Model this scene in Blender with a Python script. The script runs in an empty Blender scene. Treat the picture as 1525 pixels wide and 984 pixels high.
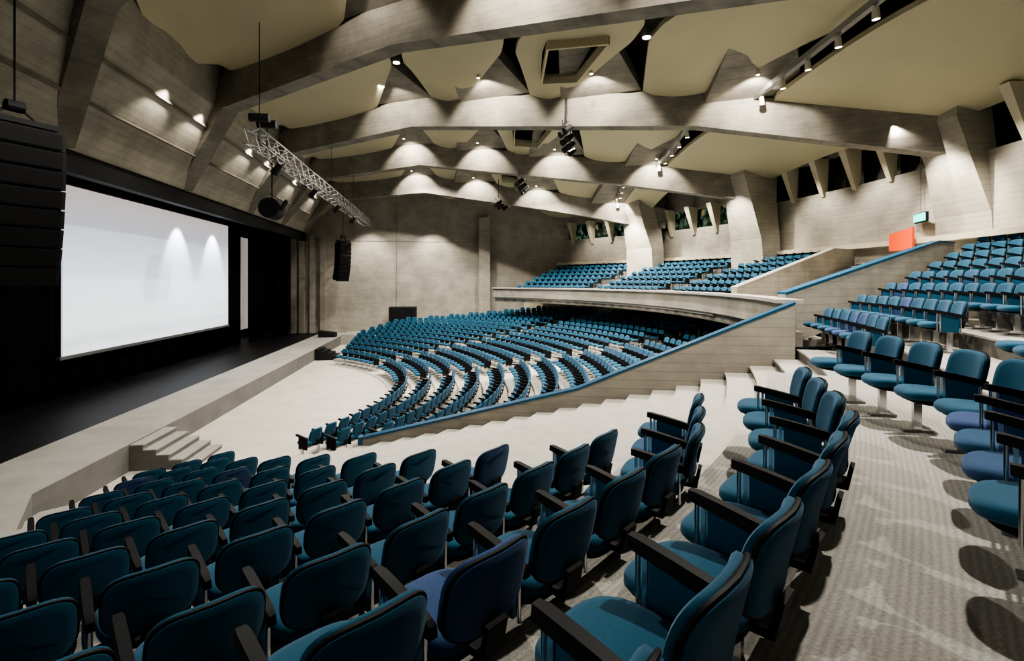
import bpy, math, random
from math import sin, cos, pi, radians, degrees, atan2, sqrt, asin, acos
from mathutils import Vector, Matrix
random.seed(4)
scn = bpy.context.scene
CX, CY = -14.9, 20.7          # centre of the seating circles

# ------------------------------------------------------------ materials
def newmat(name):
    m = bpy.data.materials.new(name); m.use_nodes = True
    nt = m.node_tree; b = nt.nodes["Principled BSDF"]
    return m, nt, b
def plain(name, col, rough=0.6, metal=0.0, noise=0.0, nscale=8, bump=0.0, spec=None, detail=5):
    m, nt, b = newmat(name)
    b.inputs["Base Color"].default_value = (*col, 1)
    b.inputs["Roughness"].default_value = rough
    b.inputs["Metallic"].default_value = metal
    if spec is not None: b.inputs["Specular IOR Level"].default_value = spec
    if noise > 0 or bump > 0:
        tc = nt.nodes.new("ShaderNodeTexCoord"); n = nt.nodes.new("ShaderNodeTexNoise")
        n.inputs["Scale"].default_value = nscale; n.inputs["Detail"].default_value = detail
        nt.links.new(tc.outputs["Object"], n.inputs["Vector"])
        r = nt.nodes.new("ShaderNodeValToRGB")
        r.color_ramp.elements[0].position = .3; r.color_ramp.elements[1].position = .7
        r.color_ramp.elements[0].color = (*[c*(1-noise) for c in col], 1)
        r.color_ramp.elements[1].color = (*[min(1, c*(1+noise)) for c in col], 1)
        nt.links.new(n.outputs["Fac"], r.inputs["Fac"]); nt.links.new(r.outputs["Color"], b.inputs["Base Color"])
        if bump > 0:
            bp = nt.nodes.new("ShaderNodeBump"); bp.inputs["Strength"].default_value = bump
            nt.links.new(n.outputs["Fac"], bp.inputs["Height"]); nt.links.new(bp.outputs["Normal"], b.inputs["Normal"])
    return m
def _ramp(nt, a, c0, c1, p0, p1):
    r = nt.nodes.new("ShaderNodeValToRGB"); r.color_ramp.elements[0].position = p0; r.color_ramp.elements[1].position = p1
    r.color_ramp.elements[0].color = (c0, c0, c0, 1); r.color_ramp.elements[1].color = (c1, c1, c1, 1)
    nt.links.new(a, r.inputs["Fac"]); return r.outputs["Color"]
def _mul(nt, a, bb):
    x = nt.nodes.new("ShaderNodeMix"); x.data_type = 'RGBA'; x.blend_type = 'MULTIPLY'; x.inputs["Factor"].default_value = 1
    if isinstance(a, tuple): x.inputs[6].default_value = a
    else: nt.links.new(a, x.inputs[6])
    nt.links.new(bb, x.inputs[7]); return x.outputs[2]
def carpet(name, col):
    m, nt, b = newmat(name); L = nt.links
    b.inputs["Roughness"].default_value = .95; b.inputs["Specular IOR Level"].default_value = .1
    tc = nt.nodes.new("ShaderNodeTexCoord"); mp = nt.nodes.new("ShaderNodeMapping")
    mp.inputs["Location"].default_value = (-CX, -CY, 0)
    w = nt.nodes.new("ShaderNodeTexWave"); w.wave_type = 'RINGS'; w.rings_direction = 'Z'; w.inputs["Scale"].default_value = 8.0
    w.inputs["Distortion"].default_value = .6; w.inputs["Detail"].default_value = 1; w.inputs["Detail Scale"].default_value = 4
    n = nt.nodes.new("ShaderNodeTexNoise"); n.inputs["Scale"].default_value = 60; n.inputs["Detail"].default_value = 4
    n2 = nt.nodes.new("ShaderNodeTexNoise"); n2.inputs["Scale"].default_value = 1.1; n2.inputs["Detail"].default_value = 4
    L.new(tc.outputs["Object"], mp.inputs["Vector"]); L.new(mp.outputs["Vector"], w.inputs["Vector"])
    L.new(tc.outputs["Object"], n.inputs["Vector"]); L.new(tc.outputs["Object"], n2.inputs["Vector"])
    c = _mul(nt, (*col, 1), _ramp(nt, w.outputs["Fac"], .86, 1.03, 0, 1)); c = _mul(nt, c, _ramp(nt, n.outputs["Fac"], .80, 1.12, .3, .7)); c = _mul(nt, c, _ramp(nt, n2.outputs["Fac"], .92, 1.05, .3, .7))
    L.new(c, b.inputs["Base Color"])
    bp = nt.nodes.new("ShaderNodeBump"); bp.inputs["Strength"].default_value = .25; bp.inputs["Distance"].default_value = .02
    L.new(n.outputs["Fac"], bp.inputs["Height"]); L.new(bp.outputs["Normal"], b.inputs["Normal"])
    return m
def concrete(name, col, board=1.6, contrast=0.08, mottle=0.28, line=.18):
    m, nt, b = newmat(name)
    b.inputs["Roughness"].default_value = .8
    tc = nt.nodes.new("ShaderNodeTexCoord")
    n1 = nt.nodes.new("ShaderNodeTexNoise"); n1.inputs["Scale"].default_value = .9; n1.inputs["Detail"].default_value = 9
    n1.inputs["Roughness"].default_value = .62
    mp = nt.nodes.new("ShaderNodeMapping"); mp.inputs["Scale"].default_value = (.7, .7, 5)
    n2 = nt.nodes.new("ShaderNodeTexNoise"); n2.inputs["Scale"].default_value = 1.2; n2.inputs["Detail"].default_value = 6
    w = nt.nodes.new("ShaderNodeTexWave"); w.bands_direction = 'Z'; w.inputs["Scale"].default_value = board
    w.inputs["Distortion"].default_value = .1
    L = nt.links
    L.new(tc.outputs["Object"], n1.inputs["Vector"]); L.new(tc.outputs["Object"], mp.inputs["Vector"])
    L.new(mp.outputs["Vector"], n2.inputs["Vector"]); L.new(tc.outputs["Object"], w.inputs["Vector"])
    c = _mul(nt, (*col, 1), _ramp(nt, n1.outputs["Fac"], 1-mottle, 1.1, .3, .7))
    c = _mul(nt, c, _ramp(nt, n2.outputs["Fac"], 1-contrast, 1.06, .3, .7))
    c = _mul(nt, c, _ramp(nt, w.outputs["Fac"], 1-line, 1.0, 0, .06))
    L.new(c, b.inputs["Base Color"])
    bp = nt.nodes.new("ShaderNodeBump"); bp.inputs["Strength"].default_value = .2; bp.inputs["Distance"].default_value = .03
    L.new(n2.outputs["Fac"], bp.inputs["Height"]); L.new(bp.outputs["Normal"], b.inputs["Normal"])
    return m
def fabric(name, c1, c2, rand=True):
    m, nt, b = newmat(name)
    b.inputs["Roughness"].default_value = .85
    b.inputs["Specular IOR Level"].default_value = .2
    b.inputs["Sheen Weight"].default_value = .22
    b.inputs["Sheen Tint"].default_value = (.65, .75, 1, 1)
    tc = nt.nodes.new("ShaderNodeTexCoord"); n = nt.nodes.new("ShaderNodeTexNoise"); n.inputs["Scale"].default_value = 260
    nt.links.new(tc.outputs["Object"], n.inputs["Vector"])
    r = nt.nodes.new("ShaderNodeValToRGB"); r.color_ramp.elements[0].color = (*c1, 1); r.color_ramp.elements[1].color = (*c2, 1)
    r.color_ramp.elements[0].position = .35; r.color_ramp.elements[1].position = .65
    nt.links.new(n.outputs["Fac"], r.inputs["Fac"])
    src = r.outputs["Color"]
    if rand:
        oi = nt.nodes.new("ShaderNodeObjectInfo")
        r2 = nt.nodes.new("ShaderNodeValToRGB"); r2.color_ramp.elements[0].position = .88; r2.color_ramp.elements[1].position = 1
        r2.color_ramp.elements[0].color = (1, 1, 1, 1); r2.color_ramp.elements[1].color = (2.2, .85, 1.3, 1)
        nt.links.new(oi.outputs["Random"], r2.inputs["Fac"])
        x = nt.nodes.new("ShaderNodeMix"); x.data_type = 'RGBA'; x.blend_type = 'MULTIPLY'; x.inputs["Factor"].default_value = 1
        nt.links.new(src, x.inputs[6]); nt.links.new(r2.outputs["Color"], x.inputs[7]); src = x.outputs[2]
    nt.links.new(src, b.inputs["Base Color"])
    bp = nt.nodes.new("ShaderNodeBump"); bp.inputs["Strength"].default_value = .2
    nt.links.new(n.outputs["Fac"], bp.inputs["Height"]); nt.links.new(bp.outputs["Normal"], b.inputs["Normal"])
    return m
def emis(name, col, s):
    m, nt, b = newmat(name)
    b.inputs["Base Color"].default_value = (*col, 1)
    b.inputs["Emission Color"].default_value = (*col, 1); b.inputs["Emission Strength"].default_value = s
    return m

M_CONC = concrete("board_formed_concrete", (.375, .345, .29))
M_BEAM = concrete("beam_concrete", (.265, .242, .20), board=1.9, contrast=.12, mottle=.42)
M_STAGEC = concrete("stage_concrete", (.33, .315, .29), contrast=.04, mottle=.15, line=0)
M_STAGEF = concrete("stage_face_shaded", (.17, .165, .155), contrast=.04, mottle=.2, line=0)  # stage concrete darkened for vertical faces; their shade is in the colour
M_CARPET = carpet("grey_carpet", (.41, .395, .36))
M_FLOOR = plain("pale_floor", (.50, .465, .41), .75, noise=.08, nscale=1.2)
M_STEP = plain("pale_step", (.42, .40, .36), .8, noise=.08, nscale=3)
M_RISER = plain("step_riser_shaded", (.15, .14, .12), .85, noise=.1, nscale=6)  # riser shading put into the colour so the steps read
M_PANEL = plain("cream_ceiling_panel", (.46, .415, .285), .75, noise=.05, nscale=.4)
M_BLACK = plain("black_paint", (.009, .009, .010), .6)
M_STAGE = plain("black_stage_floor", (.008, .008, .009), .5, noise=.3, nscale=3)
M_DRAPE = plain("black_drape", (.006, .006, .007), .95, spec=.1)
M_BLUE = fabric("teal_upholstery", (.018, .078, .130), (.028, .112, .175))
M_BLUE2 = fabric("teal_upholstery_far", (.018, .080, .135), (.030, .122, .190), rand=False)
M_PLASTIC = plain("black_plastic", (.009, .009, .010), .6, spec=.3)
M_CHROME = plain("chrome", (.70, .70, .71), .18, 1.0)
M_STEEL = plain("grey_steel", (.30, .30, .30), .4, .8)
M_RAIL = plain("blue_rail", (.014, .085, .165), .4)
M_GLASS = plain("night_window", (.008, .009, .011), .12)
M_FIN = plain("fin_cream", (.50, .45, .34), .7)
M_LAMP = emis("lamp_face", (1, .9, .72), 14)
M_ORANGE = plain("orange_banner", (.80, .09, .015), .7)
M_EXIT = emis("exit_sign_face", (.05, .65, .55), 1.2)
M_SLIT = emis("lit_backstage", (.9, .85, .75), .08)
M_RED = plain("red_panel", (.5, .03, .02), .5)
M_VOID = plain("void_shade", (.004, .004, .004), 1)  # near-black colour stands in for shade inside the panel openings
M_FOYER, nt, b = newmat("foyer_glazing")
tc = nt.nodes.new("ShaderNodeTexCoord"); n = nt.nodes.new("ShaderNodeTexNoise"); n.inputs["Scale"].default_value = 2.6; n.inputs["Detail"].default_value = 3
r = nt.nodes.new("ShaderNodeValToRGB"); nt.links.new(tc.outputs["Object"], n.inputs["Vector"]); nt.links.new(n.outputs["Fac"], r.inputs["Fac"])
ee = r.color_ramp.elements; ee[0].position = .46; ee[0].color = (.004, .006, .005, 1); ee[1].position = .70; ee[1].color = (.55, .28, .10, 1)
q = r.color_ramp.elements.new(.54); q.color = (.03, .07, .04, 1); q = r.color_ramp.elements.new(.62); q.color = (.14, .22, .15, 1)
nt.links.new(r.outputs["Color"], b.inputs["Emission Color"]); b.inputs["Emission Strength"].default_value = .4
b.inputs["Base Color"].default_value = (.01, .012, .012, 1); b.inputs["Roughness"].default_value = .1

M_SCREEN, nt, b = newmat("projection_screen")
b.inputs["Base Color"].default_value = (.8, .82, .85, 1); b.inputs["Roughness"].default_value = .9
tc = nt.nodes.new("ShaderNodeTexCoord")
gr = nt.nodes.new("ShaderNodeSeparateXYZ"); rp = nt.nodes.new("ShaderNodeValToRGB")
nt.links.new(tc.outputs["Generated"], gr.inputs[0]); nt.links.new(gr.outputs["Z"], rp.inputs["Fac"])
e = rp.color_ramp.elements; e[0].color = (.66, .72, .80, 1); e[1].color = (.50, .42, .40, 1)
k = rp.color_ramp.elements.new(.62); k.color = (.38, .48, .66, 1)
nt.links.new(rp.outputs["Color"], b.inputs["Emission Color"]); b.inputs["Emission Strength"].default_value = .50

# ------------------------------------------------------------ mesh builder
class MB:
    def __init__(s): s.v = []; s.f = []; s.m = []; s.mats = []
    def mi(s, mat):
        if mat not in s.mats: s.mats.append(mat)
        return s.mats.index(mat)
    def add(s, vs, fs, mat):
        o = len(s.v); s.v += [tuple(v) for v in vs]; i = s.mi(mat)
        for f in fs: s.f.append([a+o for a in f]); s.m.append(i)
    def box(s, c, d, mat, M=None):
        x, y, z = d[0]/2, d[1]/2, d[2]/2
        vs = [Vector((sx*x, sy*y, sz*z)) for sx in (-1, 1) for sy in (-1, 1) for sz in (-1, 1)]
        if M is not None: vs = [M @ v for v in vs]
        vs = [v+Vector(c) for v in vs]
        s.add(vs, [(0, 1, 3, 2), (4, 6, 7, 5), (0, 4, 5, 1), (2, 3, 7, 6), (0, 2, 6, 4), (1, 5, 7, 3)], mat)
    def bb(s, lo, hi, mat):
        s.box([(a+b)/2 for a, b in zip(lo, hi)], [b-a for a, b in zip(lo, hi)], mat)
    def prism(s, p, q, r, mat, n=8, r2=None):
        p = Vector(p); q = Vector(q); d = (q-p).normalized(); r2 = r if r2 is None else r2
        u = d.cross(Vector((0, 0, 1)))
        if u.length < 1e-3: u = Vector((1, 0, 0))
        u.normalize(); w = d.cross(u); vs = []
        for c, rr in ((p, r), (q, r2)):
            for i in range(n):
                a = 2*pi*(i+.5)/n; vs.append(c+u*rr*cos(a)+w*rr*sin(a))
        fs = [(i, (i+1) % n, n+(i+1) % n, n+i) for i in range(n)]+[tuple(range(n))[::-1], tuple(range(n, 2*n))]
        s.add(vs, fs, mat)
    def sweep(s, secs, mat):
        n = len(secs[0]); vs = [p for sec in secs for p in sec]; fs = []
        for a in range(len(secs)-1):
            for i in range(n): fs.append((a*n+i, a*n+(i+1) % n, (a+1)*n+(i+1) % n, (a+1)*n+i))
        fs.append(tuple(range(n))[::-1]); fs.append(tuple(range((len(secs)-1)*n, len(secs)*n)))
        s.add(vs, fs, mat)
    def obj(s, name, smooth=False, parent=None, loc=None):
        me = bpy.data.meshes.new(name); me.from_pydata(s.v, [], s.f)
        for m in s.mats: me.materials.append(m)
        me.polygons.foreach_set("material_index", s.m)
        import bmesh
        bm = bmesh.new(); bm.from_mesh(me); bmesh.ops.recalc_face_normals(bm, faces=bm.faces); bm.to_mesh(me); bm.free()
        if smooth:
            me.polygons.foreach_set("use_smooth", [True]*len(me.polygons))
            try: me.set_sharp_from_angle(angle=radians(50))
            except Exception: pass
        o = bpy.data.objects.new(name, me); scn.collection.objects.link(o)
        if parent: o.parent = parent
        if loc: o.location = loc
        return o

def P(R, th, z): a = radians(th); return (CX+R*cos(a), CY+R*sin(a), z)
def ring(mb, r0, r1, t0, t1, z0, z1, mat, step=2.0):
    n = max(1, int(abs(t1-t0)/step)); secs = []
    for i in range(n+1):
        t = t0+(t1-t0)*i/n
        secs.append([P(r0, t, z0), P(r1, t, z0), P(r1, t, z1), P(r0, t, z1)])
    mb.sweep(secs, mat)
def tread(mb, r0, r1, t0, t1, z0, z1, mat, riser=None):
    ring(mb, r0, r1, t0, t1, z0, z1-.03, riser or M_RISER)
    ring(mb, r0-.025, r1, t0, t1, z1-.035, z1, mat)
def interp(x, pts):
    if x <= pts[0][0]: return pts[0][1]
    for (a, b), (c, d) in zip(pts, pts[1:]):
        if x <= c: return b+(d-b)*(x-a)/(c-a)
    return pts[-1][1]

# ------------------------------------------------------------ chair
def pad(mb, w, h, t, mat, axis, centre, tilt=0, bend=0, n=28, ex=3.2, layers=None, droop=0):
    layers = layers or [(-1, .80), (-.86, .93), (-.35, 1), (.35, 1), (.86, .93), (1, .80), (1.06, .45)]
    R = Matrix.Rotation(tilt, 3, 'X'); vs = []; fs = []
    def pt(a, sc, tt):
        ca, sa = cos(a), sin(a)
        x = w/2*sc*math.copysign(abs(ca)**(2/ex), ca); y = h/2*sc*math.copysign(abs(sa)**(2/ex), sa)
        if axis == 'Z': v = Vector((x, y, tt*t/2 - droop*max(0, y)**2 + bend*x*x))
        else: v = Vector((x, tt*t/2+bend*x*x, y))
        return R @ v+Vector(centre)
    for tt, sc in layers:
        for i in range(n): vs.append(pt(2*pi*i/n, sc, tt))
    L = len(layers)
    for a in range(L-1):
        for i in range(n): fs.append((a*n+i, a*n+(i+1) % n, (a+1)*n+(i+1) % n, (a+1)*n+i))
    fs.append(tuple(range(n))[::-1]); fs.append(tuple(range((L-1)*n, L*n)))
    mb.add(vs, fs, mat)

def chair_mesh(high=True, blue=M_BLUE):
    mb = MB(); n = 32 if high else 10
    lay = None if high else [(-1, .88), (0, 1), (1, .88)]
    lays = [(-1, .97), (-.6, 1), (.6, 1), (1, .97)] if high else None
    pad(mb, .48, .50, .085, blue, 'Z', (0, .045, .435), tilt=radians(4), n=n, layers=lay, droop=.35, bend=.12, ex=3)
    if high:
        pad(mb, .43, .42, .03, M_PLASTIC, 'Z', (0, .03, .372), tilt=radians(4), n=n, layers=lays)
    pad(mb, .475, .37, .050, blue, 'Y', (0, -.262, .655), tilt=radians(12), bend=.8, n=n, layers=lay, ex=3.4)
    if high:
        pad(mb, .487, .382, .018, M_PLASTIC, 'Y', (0, -.286, .654), tilt=radians(12), bend=.8, n=n, ex=3.4, layers=lays)
        pad(mb, .465, .36, .022, blue, 'Y', (0, -.297, .653), tilt=radians(12), bend=.8, n=n, ex=3.4)
    mb.box((0, -.225, .41), (.16, .12, .035), M_PLASTIC)
    mb.box((0, -.285, .46), (.12, .025, .14), M_PLASTIC, Matrix.Rotation(radians(12), 3, 'X'))
    x = -.278
    secs = []
    for y, z, ww, hh in ((-.23, .585, .04, .05), (-.17, .600, .056, .06), (.0, .640, .060, .055), (.13, .668, .060, .05), (.17, .672, .045, .045)):
        secs.append([(x-ww/2, y, z-hh/2), (x+ww/2, y, z-hh/2), (x+ww/2*.8, y, z+hh/2), (x-ww/2*.8, y, z+hh/2)])
    mb.sweep(secs, M_PLASTIC)
    if high:
        secs = []
        for y, z0, z1 in ((-.15, .34, .58), (.08, .34, .63)):
            secs.append([(x-.018, y, z0), (x+.018, y, z0), (x+.018, y, z1), (x-.018, y, z1)])
        mb.sweep(secs, blue)
        mb.box((x, .10, .49), (.036, .02, .31), M_CHROME)
        mb.prism((x, .135, .645), (x, .135, .36), .011, M_CHROME, 8)
        mb.prism((x, -.175, .33), (x, -.175, .60), .011, M_CHROME, 8)
    else:
        mb.box((x, -.06, .46), (.03, .28, .30), M_PLASTIC)
    mb.box((x, -.03, .17), (.04, .07, .34), M_CHROME)
    mb.box((x, -.03, .012), (.07, .26, .024), M_STEEL)
    mb.box((0, -.05, .335), (.555, .07, .05), M_STEEL)
    return mb
hi = chair_mesh(True); tmp = hi.obj("auditorium_chair", smooth=True); CH = tmp.data
bpy.data.objects.remove(tmp)
lo = chair_mesh(False, M_BLUE2)

def put_chair(R, th, z, turn=0):
    o = bpy.data.objects.new("auditorium_chair", CH); scn.collection.objects.link(o)
    o.location = P(R-.33, th, z); o.rotation_euler = (0, 0, radians(th+90+turn)+random.uniform(-.03, .03))
def merge_chair(mb, R, th, z):
    p = P(R-.33, th, z); a = radians(th+90); ca, sa = cos(a), sin(a); o = len(mb.v)
    mb.v += [(p[0]+ca*x-sa*y, p[1]+sa*x+ca*y, p[2]+zz) for x, y, zz in lo.v]
    mb.f += [[i+o for i in f] for f in lo.f]; mb.m += lo.m
PITCH = .56
def arc_angles(R, t0, t1, ph=0):
    n = int(radians(t1-t0)*(R-.33)/PITCH); dt = degrees(PITCH/(R-.33))
    return [t1-dt*(i+.5+ph) for i in range(n)]

# ------------------------------------------------------------ rakes
def Rn(k): return 14.17+.98*k
def Zn(k):
    if k <= 9: return max(.02, 2.45-.22*(9-k))
    return {10: 2.75, 11: 3.05}.get(k, 3.25+.30*(k-12))
RB = 1.13
TW = [(13.3, -35), (15.5, -32.9), (20.2, -28.1), (24.7, -25.4), (26, -24.8)]
tw = lambda R: interp(R, TW)
RE = [(15.1, -43.3), (16.2, -45.4), (20, -45.2), (22, -44.8), (23, -43.6), (24, -42.0), (25, -41.2)]
re_ = lambda R: interp(R, RE)
tn = MB()
for k in range(-1, 12):
    r0 = Rn(k)-RB; t0 = -56 if k <= 4 else -78
    tread(tn, r0, r0+.98, t0, re_(Rn(k))+.6, -.1, Zn(k), M_CARPET)
for k in range(12, 21):
    r0 = Rn(k)-(RB if k == 12 else .86)
    tread(tn, r0, Rn(k)+.12, -80, -25.2, Zn(k)-1.2, Zn(k), M_CARPET)
tread(tn, 23.95, 24.9, -40.2, -33, 1.5, Zn(12)-.002, M_CARPET)
tn.obj("floor_terrace_near")
st = MB()
for k in range(-1, 12):
    r0 = Rn(k)-RB; zp = Zn(k-1) if k > -1 else 0
    for q in range(2):
        ra = r0+.49*q; z = zp+(Zn(k)-zp)*(q+1)/2
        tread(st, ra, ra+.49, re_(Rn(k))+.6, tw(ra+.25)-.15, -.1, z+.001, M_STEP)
st.obj("aisle_stairs")
for k in range(1, 12):
    t0 = interp(Rn(k), [(15.2, -52), (19, -56), (21, -62), (25, -60)])
    for t in arc_angles(Rn(k), t0, re_(Rn(k))):
        q = max(0, t+45.5) if k >= 10 else 0
        put_chair(Rn(k)-.12*q, t, Zn(k), 13 if q > 0 else 0)
for t in arc_angles(Rn(12), -48.3, -36.3):
    q = max(0, t+42)
    put_chair(Rn(12)+.12-.19*q, t, Zn(12), 22 if q > 0 else 0)
for k in range(13, 20):
    for t in arc_angles(Rn(k), -49, -36): put_chair(Rn(k), t, Zn(k))
W2T = [(25, -21.3), (31.2, -11.5), (34, -8)]
W1T = [(25, -11.6), (30.8, -2.8), (34, 1)]
for k in range(12, 20):
    for t in arc_angles(Rn(k), -31, interp(Rn(k), W2T)-1.2): put_chair(Rn(k), t, Zn(k))

fl = MB(); fl.bb((-8, -6, -.2), (22, 43, 0), M_FLOOR); fl.obj("floor")
mt = MB(); mc = MB(); mc.mats = lo.mats
for j in range(18):
    R = 13.4+.95*j; z = .03+.115*j; r0 = R-.83
    te = min(degrees(acos(min(1, 9.0/R))), degrees(asin(min(1, 19.6/R))), 60)
    ring(mt, r0, r0+.95, tw(r0+.5)+1.0, te+1, -.05, z, M_FLOOR)
    ts = -33.5 if R < 15.2 else tw(R)+2.6
    for a, b_ in ((ts, 3), (6.5, 27), (30, te)):
        if b_ > a:
            for t in arc_angles(R, a, b_): merge_chair(mc, R, t, z)
mt.obj("floor_terrace_main"); mc.obj("seating_block_stalls")
bt = MB(); bc = MB(); bc.mats = lo.mats
TFAR = 41.6
def tfar(R): return min(TFAR, degrees(asin(min(1, 21.4/R))))
for k in range(13, 20):
    R = Rn(k); r0 = R-.86; z = Zn(k)+.12
    if k == 13: r0 = 24.6
    ring(bt, r0, R+.12, interp(R, W1T)+.3, tfar(R), z-.45 if k > 13 else 3.5, z, M_CARPET)
    for a, b_ in ((interp(R, W1T)+1.2, 9), (11.5, 24), (26.5, tfar(R)-.6)):
        for t in arc_angles(R, a, b_): merge_chair(bc, R, t, z)
bt.obj("balcony_terrace"); bc.obj("seating_block_balcony")
pa = MB(); ring(pa, 24.5, 24.78, -25.2, TFAR, 3.62, 4.24, M_CONC); ring(pa, 24.38, 24.92, -25.2, TFAR, 4.24, 4.32, M_STEP)
ring(pa, 24.7, 33, -12, TFAR, 3.36, 3.48, M_CONC)
ring(pa, 24.7, 24.9, -25.2, TFAR, 3.30, 3.62, M_BEAM)
pa.obj("balcony_parapet")

def sloped_wall(name, pts, th, body, cap=M_RAIL, base=None, post=False):
    mb = MB(); secs = []; caps = []
    for i, (x, y, z) in enumerate(pts):
        a = Vector(pts[max(0, i-1)][:2]); b_ = Vector(pts[min(len(pts)-1, i+1)][:2]); d = (b_-a).normalized(); n = Vector((-d.y, d.x))
        zb = base if base is not None else z-body
        l = Vector((x, y))-n*th/2; r = Vector((x, y))+n*th/2
        secs.append([(l.x, l.y, zb), (r.x, r.y, zb), (r.x, r.y, z), (l.x, l.y, z)])
        l = Vector((x, y))-n*(th/2+.02); r = Vector((x, y))+n*(th/2+.02)
        caps.append([(l.x, l.y, z), (r.x, r.y, z), (r.x, r.y, z+.05), (l.x, l.y, z+.05)])
    mb.sweep(secs, M_CONC); mb.sweep(caps, cap)
    if post:
        x, y, z = pts[0]; mb.bb((x-.12, y-.12, 0), (x-.02, y+.12, z+.05), cap)
    return mb.obj(name)
sloped_wall("aisle_balustrade", [(-1.9, 12.3, 1.05), (2.93, 11.16, 2.3), (7.4, 10.1, 4.23)], .22, 1, base=0, post=True)
sloped_wall("stair_balustrade", [(8.2, 11.6, 4.40), (15.6, 14.5, 5.98), (16.6, 14.9, 5.98)], .2, 1.3)
sloped_wall("stair_balustrade", [(9.4, 15.7, 4.50), (15.8, 19.2, 6.05), (17.6, 20.2, 6.05)], .2, 1.3, cap=M_STAGEC)
fs = MB()
for k in range(12, 20):
    for q in range(2):
        ra = Rn(k)-.86+.49*q; z = Zn(k)+.02+(.15*q if k > 12 else 0)
        tread(fs, ra, ra+.49, interp(ra, W2T)+.6, interp(ra, W1T)-.6, Zn(k)-.2, z, M_STEP)
fs.obj("balcony_stairs")

# ------------------------------------------------------------ stage
sg = MB()
poly = [(-7.8, 42.4), (-7.8, 10.8), (-6.2, 8), (-5.0, 5.3), (-4.2, 2.5), (-9.8, 2.5), (-9.8, 42.4)]
n = len(poly); vs = [(x, y, 0) for x, y in poly]+[(x, y, .67) for x, y in poly]
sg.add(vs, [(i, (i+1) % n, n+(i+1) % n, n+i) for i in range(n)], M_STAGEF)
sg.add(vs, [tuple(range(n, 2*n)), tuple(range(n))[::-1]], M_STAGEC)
sg.bb((-19, 2.5, 0), (-9.8, 46, .66), M_STAGE)
sg.obj("stage_floor")
def steps(name, x, y, w, mat, n=4, h=.67, run=.3):
    mb = MB()
    for i in range(n):
        z = h*(n-i)/n-.02
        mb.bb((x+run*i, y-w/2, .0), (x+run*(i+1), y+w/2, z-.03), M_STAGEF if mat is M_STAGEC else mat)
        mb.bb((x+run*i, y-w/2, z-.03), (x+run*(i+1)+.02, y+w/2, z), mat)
    mb.obj(name)
steps("stage_steps", -7.79, 14.6, 1.6, M_STAGEC, 5)
steps("stage_steps", -7.79, 32.6, 1.5, M_BLACK, 5)
sc = MB(); sc.bb((-13.05, 19.3, 2.15), (-13, 32.7, 8.07), M_SCREEN); sc.obj("projection_screen")
fr = MB()
fr.bb((-13.12, 19.15, 2.03), (-12.98, 32.85, 2.13), M_STEEL); fr.bb((-13.15, 19.1, 8.1), (-12.95, 32.9, 8.3), M_BLACK)
fr.obj("screen_frame")
def drape(name, x, y0, y1, z0, z1, amp=.12, freq=5.0):
    mb = MB(); n = int((y1-y0)*10); a = []
    for i in range(n+1):
        y = y0+(y1-y0)*i/n; xx = x+amp*sin(y*freq)+amp*.4*sin(y*freq*2.3+1)
        a += [(xx, y, z0), (xx, y, z1)]
    mb.add(a, [(2*i, 2*i+2, 2*i+3, 2*i+1) for i in range(n)], M_DRAPE); mb.obj(name, smooth=True)
drape("stage_curtain", -13.4, 3, 35.4, .67, 9.2)
drape("stage_curtain", -12.9, 35.85, 38.6, .67, 8.8)
drape("stage_curtain", -12.3, 39.0, 41.9, .67, 8.8)
sw = MB(); sw.bb((-19, 2.5, 0), (-18.8, 46, 10), M_BLACK); sw.bb((-19, 46, 0), (-12.5, 46.2, 10), M_BLACK)
sw.bb((-19, 2.3, 0), (-11, 2.5, 10), M_BLACK); sw.bb((-19, 2.5, 10), (-11, 46, 10.2), M_BLACK); sw.obj("wall_stage")
sl = MB(); sl.bb((-15, 35.8, 1.2), (-14.9, 41, 8), M_SLIT); sl.obj("backstage_glow")  # added emissive sheet stands in for backstage light through the curtain gap
hd = MB(); hd.bb((-11.3, 2.5, 7.95), (-11.0, 42.4, 8.62), M_BLACK); hd.bb((-12.6, 2.5, 8.3), (-11.2, 42.4, 8.6), M_BLACK)
hd.obj("trim_proscenium_header")

# ------------------------------------------------------------ walls
wf = MB(); wf.bb((-12.2, 42.4, 0), (15, 42.8, 14), M_CONC)
for x in (-12.1, -11.5, -10.7, -9.9): wf.bb((x, 42.1, .6), (x+.42, 42.45, 8.4), M_CONC)
wf.bb((2.7, 41.7, 0), (3.6, 42.45, 10), M_CONC)
wf.bb((-4.0, 42.37, .7), (-3.97, 42.41, 12), M_BEAM)
wf.bb((-9.2, 42.37, 8.0), (2.7, 42.41, 8.03), M_BEAM)
wf.obj("wall_far")
lg = MB(); lg.bb((-7.8, 39.6, 0), (3, 42.4, .75), M_STAGEC); lg.obj("trim_far_ledge")
wb = MB()
ring(wb, 33.0, 33.4, -80, 9.5, 2.8, 9.0, M_CONC); ring(wb, 33.0, 33.4, -80, 9.5, 10.6, 13.5, M_CONC)
ring(wb, 33.0, 33.4, 9.5, 45, 2.8, 8.25, M_CONC); ring(wb, 33.0, 33.4, 9.5, 45, 9.5, 13.5, M_CONC)
ring(wb, 32.55, 33.0, -80, 45, 6.15, 6.35, M_FIN); ring(wb, 30.2, 30.4, -27, 45, 0, 3.36, M_FIN)
wb.obj("wall_back")
wn = MB(); ring(wn, 33.3, 33.35, -80, 9.5, 9.0, 10.6, M_GLASS); wn.obj("window_1")
wn = MB(); ring(wn, 33.3, 33.35, 9.5, 45, 8.2, 9.6, M_FOYER); wn.obj("window_2")
fn = MB(); t = -30
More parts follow.
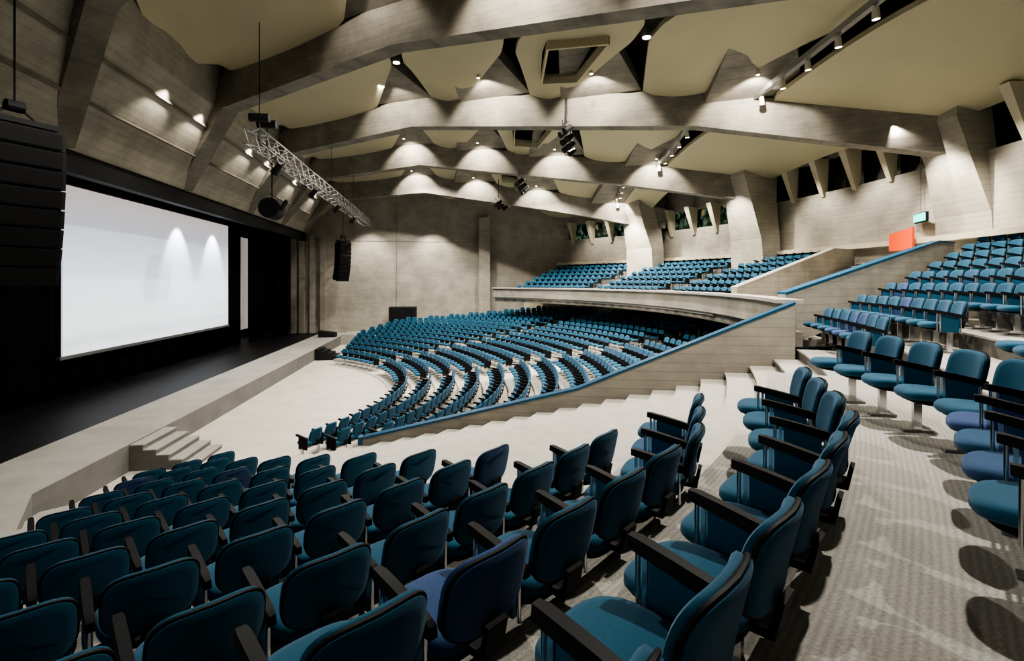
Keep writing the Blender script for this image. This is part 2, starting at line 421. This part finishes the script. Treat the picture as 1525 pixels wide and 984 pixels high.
while t < 44:
    secs = []; dz = 0 if t < 9.5 else -1.0
    for z, dr, w_ in ((8.8, .20, .10), (10.6, .85, .20)):
        a = degrees(w_/33)
        secs.append([P(33.1-dr, t-a, z+dz), P(33.1, t-a, z+dz), P(33.1, t+a, z+dz), P(33.1-dr, t+a, z+dz)])
    fn.sweep(secs, M_FIN); t += 3.3
fn.obj("clerestory_fins")

# ------------------------------------------------------------ beams
STD = [(-10.9, 8.57), (-8.4, 11.5), (-1.5, 12.2), (10, 10.9), (18, 8.9)]
BE = [((-10.9, 16.1), (16, -9), STD), ((-10.9, 23.1), (16.5, 4.5), STD), ((-10.9, 30.1), (17.9, 15.4), STD),
      ((-10.9, 36.0), (16.5, 26), [(-10.9, 8.57), (-8.4, 11.4), (-1.5, 12.0), (10.5, 10.2), (17, 9.0)]),
      ((-10.9, 41.2), (13.5, 34), [(-10.9, 8.57), (-8.4, 10.9), (-1.5, 11.3), (9, 9.5), (14, 8.4)])]
FARW = ((-10.9, 42.4), (13, 42.3), [(-10.9, 8.57), (-8.4, 10.4), (-1.5, 10.6), (9, 9.0), (14, 8.2)])
def by(b, x): return b[0][1]+(b[1][1]-b[0][1])*(x-b[0][0])/(b[1][0]-b[0][0])
def bz(b, x): return interp(x, b[2])
GAPS = (-2.0, 2.35, 6.6, 11.8)
def spot(p, target, power, angle=80, blend=.6, r=.06, col=(1, .94, .84)):
    l = bpy.data.lights.new("spot", 'SPOT'); l.energy = power; l.spot_size = radians(angle); l.spot_blend = blend; l.shadow_soft_size = r; l.color = col
    o = bpy.data.objects.new("spot_lamp", l); scn.collection.objects.link(o); o.location = p
    o.rotation_euler = (Vector(target)-Vector(p)).to_track_quat('-Z', 'Y').to_euler()
def lampcan(mb, p, r=.09, l=.26, d=(0, 0, -1)):
    d = Vector(d).normalized(); p = Vector(p)
    mb.prism(p, p+d*l, r*.8, M_FIN, 12, r2=r); mb.prism(p+d*(l+.001), p+d*(l+.006), r*.8, M_LAMP, 12)
fx = MB()
for bi, b in enumerate(BE):
    mb = MB(); d = (Vector(b[1])-Vector(b[0])).normalized(); nn = Vector((-d.y, d.x))
    xs = [-10.9, -9.6, -8.4, -6, -3.5, -1.5, 1, 4, 7, 10, 13, 15, b[1][0]]
    secs = []; webs = []
    for i, x in enumerate(xs):
        y = by(b, x); z = bz(b, x); dep = 1.35
        w0, w1 = .32, .36
        p = Vector((x, y))
        if x <= -8.4:
            t_ = (x+10.9)/2.5
            sec = [(p-nn*w0), (p+nn*w0), (p+nn*w1), (p-nn*w1)]
            off = -0.75*(1-t_)
            secs.append([(sec[0].x, sec[0].y, z), (sec[1].x, sec[1].y, z), (sec[2].x+off, sec[2].y, z+.35+1.0*t_), (sec[3].x+off, sec[3].y, z+.35+1.0*t_)])
        else:
            secs.append([(*(p-nn*w0), z), (*(p+nn*w0), z), (*(p+nn*w1), z+dep), (*(p-nn*w1), z+dep)])
        if x >= -9.6:
            webs.append([(*(p-nn*.2), z+1.1), (*(p+nn*.2), z+1.1), (*(p+nn*.2), z+3.6), (*(p-nn*.2), z+3.6)])
    mb.sweep(secs, M_BEAM); mb.sweep(webs, M_BEAM)
    for gx in GAPS:
        p = Vector((gx, by(b, gx))); z = bz(b, gx)
        for sgn in (-1, 1):
            q = nn*sgn; L_ = 4.3 if bi < 3 else 2.6
            if bi >= 3 and gx > 5: L_ = 3.4
            lo_ = [(*(p+q*.34-d*1.7), z+1.30), (*(p+q*.34+d*1.7), z+1.30), (*(p+q*L_+d*.8), z+2.25), (*(p+q*L_-d*.8), z+2.25)]
            up_ = [(x, y, zz+.5) for x, y, zz in lo_]
            mb.sweep([lo_, up_], M_BEAM)
        if bi > 0:
            L_ = 2.2 if bi < 3 else 1.5
            c = p-nn*L_; cz = z+1.28+(.25 if bi < 3 else .15)
            lampcan(fx, (c.x, c.y, cz+.15), .07, .2); spot((c.x, c.y, cz-.10), (*(p-nn*.3), z+.2), 620 if bi < 3 else 420, 104, .35)
    ex, ey = b[1]; e = Vector((ex, ey)); rad = (e-Vector((CX, CY))).normalized(); tg = Vector((-rad.y, rad.x)); z = bz(b, ex)
    def cs(c, hw, hd, zz): return [(*(c-tg*hw-rad*hd), zz), (*(c+tg*hw-rad*hd), zz), (*(c+tg*hw+rad*hd*1.4), zz), (*(c-tg*hw+rad*hd*1.4), zz)]
    mb.sweep([cs(e+rad*.3, 1.25, .45, 4.2), cs(e+rad*.2, 1.15, .5, 7), cs(e-rad*.1, .95, .7, z), cs(e-rad*.2, .8, .9, z+1.3), cs(e, .7, .9, z+3.2)], M_CONC)
    mb.obj("ceiling_beam")
    c = e-rad*2.6; spot((c.x, c.y, z+.5), (e.x, e.y, z-2.2), 800, 80, .7)
rf = MB(); g = []
xs = [-12.5, -10, -8.4, -1.5, 10, 19.5]; zs = [12.2, 13.8, 14.8, 15.5, 14.2, 12.4]
for x, z in zip(xs, zs): g.append([(x, -14, z), (x, 43, z), (x, 43, z+.3), (x, -14, z+.3)])
rf.sweep(g, M_BEAM); rf.obj("ceiling")
pw = MB()
pw.sweep([[(-11.1, y, 8.6), (-10.9, y, 8.6), (-9.0, y, 11.6), (-8.4, y, 14.8), (-8.8, y, 14.8), (-9.4, y, 11.7)] for y in (2.5, 12, 22, 32, 42.4)], M_CONC)
for s_ in (.4, .75):
    x = -10.85+1.9*s_; z = 8.6+3*s_; pw.bb((x-.1, 2.5, z-.03), (x+.04, 42.3, z+.04), M_BEAM)
pw.obj("wall_over_proscenium")

def panel(b0, b1, xa, xb, hole=False, big=False, t0=.035, t1=.965):
    mb = MB(); nt_, nx = 28, 8; rows = []
    for i in range(nt_+1):
        t = t0+(t1-t0)*i/nt_; s_ = abs(2*(i/nt_)-1); k = max(0, (s_-.12)/.88)
        cut = (.12 if big else min(1.15, (xb-xa)*.30))
        k2 = max(0, (s_-.90)/.10)
        sh = cut*k+(.35 if not big else .1)*(1-sqrt(max(0, 1-k2*k2)))
        row = []
        for j in range(nx+1):
            x = xa+sh+(xb-xa-2*sh)*j/nx
            if big and j == nx: x = xb
            y0, y1 = by(b0, x), by(b1, x); z = bz(b0, x)*(1-t)+bz(b1, x)*t+1.20+(.3 if big else .45)*sin(pi*t)
            if not big: z -= .10*(1-abs(2*j/nx-1)**2)
            row.append((x, y0+(y1-y0)*t, z))
        rows.append(row)
    vs = [p for r in rows for p in r]; N = len(vs); vs2 = [(x, y, z+.16) for x, y, z in vs]; fs_ = []; W = nx+1
    def skip(i, j): return hole and 2 <= j <= 5 and 13 <= i <= 21
    for i in range(nt_):
        for j in range(nx):
            if skip(i, j): continue
            q = (i*W+j, i*W+j+1, (i+1)*W+j+1, (i+1)*W+j); fs_ += [q, tuple(a+N for a in q[::-1])]
            for (di, dj, e0, e1) in ((-1, 0, 0, 1), (1, 0, 2, 3), (0, -1, 3, 0), (0, 1, 1, 2)):
                ii, jj = i+di, j+dj
                if ii < 0 or ii >= nt_ or jj < 0 or jj >= nx or skip(ii, jj):
                    a, c = q[e0], q[e1]; fs_.append((a, c, c+N, a+N))
    mb.add(vs+vs2, fs_, M_PANEL)
    if hole:  # added dark box keeps the opening in painted shade
        pts = [rows[13][2], rows[13][6], rows[22][6], rows[22][2]]
        up = [(x, y, z+1.0) for x, y, z in pts]
        mb.add([(x, y, z+.08) for x, y, z in pts]+up, [(0, 1, 5, 4), (1, 2, 6, 5), (2, 3, 7, 6), (3, 0, 4, 7)], M_VOID)
        mb.add(up, [(0, 1, 2, 3)], M_VOID)
        for (a, c) in ((0, 1), (1, 2), (2, 3), (3, 0)):
            A = Vector(pts[a]); C = Vector(pts[c]); mb.sweep([[A+Vector((0, 0, -.30)), A+Vector((0, 0, .05)), A+Vector((.08, .08, .05)), A+Vector((.08, .08, -.30))], [C+Vector((0, 0, -.30)), C+Vector((0, 0, .05)), C+Vector((.08, .08, .05)), C+Vector((.08, .08, -.30))]], M_PANEL)
    mb.obj("ceiling_panel", smooth=True)
bays = [(BE[0], BE[1]), (BE[1], BE[2]), (BE[2], BE[3]), (BE[3], BE[4]), (BE[4], FARW)]
for bi, (b0, b1) in enumerate(bays):
    for xa, xb, hole, big in ((-9.3, -2.25, False, False), (-1.75, 2.1, False, False), (2.6, 6.35, True, False), (6.85, 11.45, False, False), (12.1, 17.4 if bi < 3 else 14, False, True)):
        if bi == 4 and xb > 12: continue
        panel(b0, b1, xa, xb, hole, big)
    if bi < 4:
        g0, g1 = 10.4, 11.75
        A = Vector((g0, by(b0, g0)+.4, bz(b0, g0)+1.0)); B = Vector((g1, by(b1, g1)-.4, bz(b1, g1)+1.3))
        fx.prism(A, B, .13, M_STEEL, 4)
        for i in range(6):
            p = A.lerp(B, (i+.7)/6); fx.prism(p, p-Vector((0, 0, .18)), .015, M_STEEL, 6); lampcan(fx, p-Vector((0, 0, .15)), .10, .28, (.15, .1, -1))
            if i % 3 == 1: spot(p-Vector((0, 0, .5)), p+Vector((.8, 0, -8)), 1200, 120, .8, r=.1)
fx.obj("ceiling_track_spotlights")
dl = MB()
for (b0, b1) in bays[:4]:
    for gx in (-2.0, 6.6):
        t = .5
        y = by(b0, gx)*(1-t)+by(b1, gx)*t; z = bz(b0, gx)*(1-t)+bz(b1, gx)*t+1.50
        if y < -2: continue
        dl.prism((gx, y, z+.02), (gx, y, z+.3), .16, M_STEEL, 20); dl.prism((gx, y, z+.01), (gx, y, z+.02), .13, M_LAMP, 20)
        spot((gx, y, z-.02), (gx, y, 0), 2900, 128, .35, r=.14, col=(1, .95, .87))
dl.obj("ceiling_downlights")
for y in (18.5, 21, 26, 28.5, 33.5, 38.5):
    spot((-8.9, y, 11.2), (-10.4, y, 8.8), 170, 95, .6)
for y in (26.8, 30.6): spot((-12.0, y, 8.15), (-13.0, y, 5.6), 420, 62, .6, col=(.85, .92, 1))
for x in (-6, -1): spot((x, 40.6, 9.6), (x, 42.3, 4), 600, 95, .8)
for t in (-14, -8.5, -3, 3, 10, 16, 20, 28, 34): spot(P(30.9, t, 10.2), P(32.9, t, 6), 560, 90, .8)  # unseen spots without fixtures, added to brighten the back wall

# ------------------------------------------------------------ truss
tr = MB(); X0, Z0, h = -5.9, 9.2, .24; y0, y1 = 16.6, 40.0
cor = [(-h, -h), (h, -h), (h, h), (-h, h)]
for a, c in cor: tr.prism((X0+a, y0, Z0+c), (X0+a, y1, Z0+c), .03, M_CHROME, 8)
n = 48
for i in range(n):
    ya = y0+(y1-y0)*i/n; yb = y0+(y1-y0)*(i+1)/n
    for q in range(4):
        a, c = cor[q], cor[(q+1) % 4]
        if i % 2: a, c = c, a
        tr.prism((X0+a[0], ya, Z0+a[1]), (X0+c[0], yb, Z0+c[1]), .014, M_CHROME, 5)
for y in (17.2, 27.6, 33.9): tr.prism((X0, y, Z0+h), (X0, y, 13.0), .012, M_BLACK, 6)
for y in (17.2, 17.9): tr.prism((X0-.3, y, Z0+.75), (X0+.3, y, Z0+.75), .14, M_BLACK, 10); tr.prism((X0, y, Z0), (X0, y, Z0+.75), .03, M_BLACK, 6)
for i in range(4):
    y = 19+i*5; tr.prism((X0, y, Z0-h), (X0, y, Z0-.35), .02, M_BLACK, 6); tr.prism((X0+.1, y, Z0-.3), (X0-.2, y+.2, Z0-.6), .10, M_BLACK, 12, r2=.14)
tr.obj("lighting_truss")
sp = MB(); p = Vector((-8.6, 26.8, 8.35))
sp.prism(p+Vector((0, -.5, 0)), p+Vector((0, .5, 0)), .5, M_BLACK, 20); sp.prism(p+Vector((0, -.56, 0)), p+Vector((0, -.5, 0)), .4, M_PLASTIC, 20)
sp.prism(p+Vector((0, 0, .5)), p+Vector((0, 0, 3)), .03, M_BLACK, 6); sp.prism(p+Vector((.5, -.3, -.1)), p+Vector((.8, -.3, .4)), .1, M_BLACK, 8)
sp.obj("hanging_loudspeaker")
def line_array(name, x, y, ztop, nbox, w, bh, dep, yaw):
    e = bpy.data.objects.new(name, None); scn.collection.objects.link(e); e.location = (x, y, ztop); e.rotation_euler = (0, 0, yaw)
    mb = MB(); z = 0; off = 0
    for i in range(nbox):
        a = radians(-1+i*1.9); R_ = Matrix.Rotation(a, 3, 'X')
        c = Vector((0, off, z-bh/2))
        mb.box(c, (w, dep, bh*.95), M_BLACK, R_); mb.box(c+R_ @ Vector((0, -dep/2-.01, 0)), (w*.9, .03, bh*.8), M_PLASTIC, R_)
        mb.box(c+R_ @ Vector((w/2, 0, 0)), (.03, dep*.6, bh*.5), M_BLACK, R_); mb.box(c+R_ @ Vector((-w/2, 0, 0)), (.03, dep*.6, bh*.5), M_BLACK, R_)
        z -= bh*cos(a); off += bh*sin(a)
    mb.obj("cabinets", parent=e)
    m2 = MB(); m2.bb((-w*.45, -dep*.4, .05), (w*.45, dep*.4, .16), M_BLACK)
    for sx in (-.35, .35): m2.prism((sx*w, 0, .1), (0, 0, .5), .03, M_BLACK, 6)
    m2.prism((0, 0, .45), (0, 0, 4), .02, M_BLACK, 6); m2.prism((-.15, 0, .45), (.15, 0, .45), .12, M_BLACK, 12)
    m2.obj("rigging_frame", parent=e)
line_array("line_array_speaker", -9.0, 12.0, 7.95, 8, 1.45, .41, .75, radians(60))
line_array("line_array_speaker", -7.5, 38.9, 7.6, 9, 1.0, .31, .6, radians(50))
bx = MB(); bx.bb((-4.4, 40.6, .75), (-2.3, 41.6, 2.75), M_BLACK); bx.bb((-4.3, 40.55, .85), (-3.4, 40.6, 2.65), M_PLASTIC); bx.bb((-3.3, 40.55, .85), (-2.4, 40.6, 2.65), M_PLASTIC); bx.obj("subwoofer_stack")
mw = MB(); mw.sweep([[(-9.2, 38.6, .67), (-8.0, 38.6, .67), (-8.0, 38.6, 1.0), (-9.2, 38.6, 1.15)], [(-9.2, 39.3, .67), (-8.0, 39.3, .67), (-8.0, 39.3, 1.0), (-9.2, 39.3, 1.15)]], M_BLACK); mw.obj("stage_monitor_wedge")

def light_bar(x, y, z, L, dirv=(0, 1, 0), red=False):
    mb = MB(); d = Vector(dirv).normalized(); p = Vector((x, y, z)); a, c = p-d*L/2, p+d*L/2
    for o in (Vector((0, 0, .15)), Vector((.15, 0, -.1)), Vector((-.15, 0, -.1))): mb.prism(a+o, c+o, .025, M_CHROME, 6)
    for s_ in (.15, .85): q = a.lerp(c, s_); mb.prism(q, q+Vector((0, 0, 1.6)), .02, M_BLACK, 6)
    m_ = int(L/.6)
    for i in range(m_):
        q = a.lerp(c, (i+.5)/m_); q = q+Vector((.12*(-1)**i, 0, -.15)); mb.prism(q, q-Vector((0, 0, .1)), .03, M_BLACK, 6)
        mb.prism(q-Vector((-.1, 0, .08)), q-Vector((.22, .1, .32)), .10, M_BLACK, 12, r2=.15)
    if red: mb.box(p+Vector((-.3, -.6, .25)), (.4, .5, .3), M_RED)
    mb.obj("stage_light_bar")
light_bar(5.6, 22.9, 11.5, 4.5, (.3, 1, 0), True)
light_bar(4.8, 31.5, 11.0, 4, (.3, 1, 0)); light_bar(4.0, 36.8, 10.6, 3, (.3, 1, 0))

ex = MB(); ex.box((17.5, 16.9, 7.1), (.06, .85, .28), M_EXIT, Matrix.Rotation(radians(-25), 3, 'Z')); ex.box((17.56, 16.88, 7.1), (.08, .95, .36), M_PLASTIC, Matrix.Rotation(radians(-25), 3, 'Z')); ex.prism((17.56, 16.9, 7.25), (17.56, 16.9, 9.5), .015, M_STEEL, 6); ex.obj("exit_sign")
ob = MB(); ob.sweep([[(17.2, 16.9, 5.9), (17.3, 16.9, 5.9), (17.3, 16.9, 6.75), (17.2, 16.9, 6.75)], [(17.1, 17.8, 5.9), (17.2, 17.8, 5.9), (17.2, 17.8, 6.55), (17.1, 17.8, 6.55)]], M_ORANGE); ob.obj("orange_banner")

# ------------------------------------------------------------ world + camera
w = bpy.data.worlds.new("World"); scn.world = w; w.use_nodes = True
w.node_tree.nodes["Background"].inputs[0].default_value = (1, .975, .94, 1); w.node_tree.nodes["Background"].inputs[1].default_value = 1.0
cam = bpy.data.cameras.new("Camera"); co = bpy.data.objects.new("Camera", cam); scn.collection.objects.link(co)
co.location = (0, 0, 4.7); co.rotation_euler = (radians(90), 0, radians(-7.4))
cam.sensor_width = 36; cam.lens = 36*760/1525; cam.shift_y = -72/1525; cam.clip_start = .05; cam.clip_end = 300
scn.camera = co
try:
    scn.view_settings.view_transform = 'AgX'; scn.view_settings.look = 'AgX - High Contrast'
except Exception as ee: print(ee)
scn.view_settings.exposure = 0.6
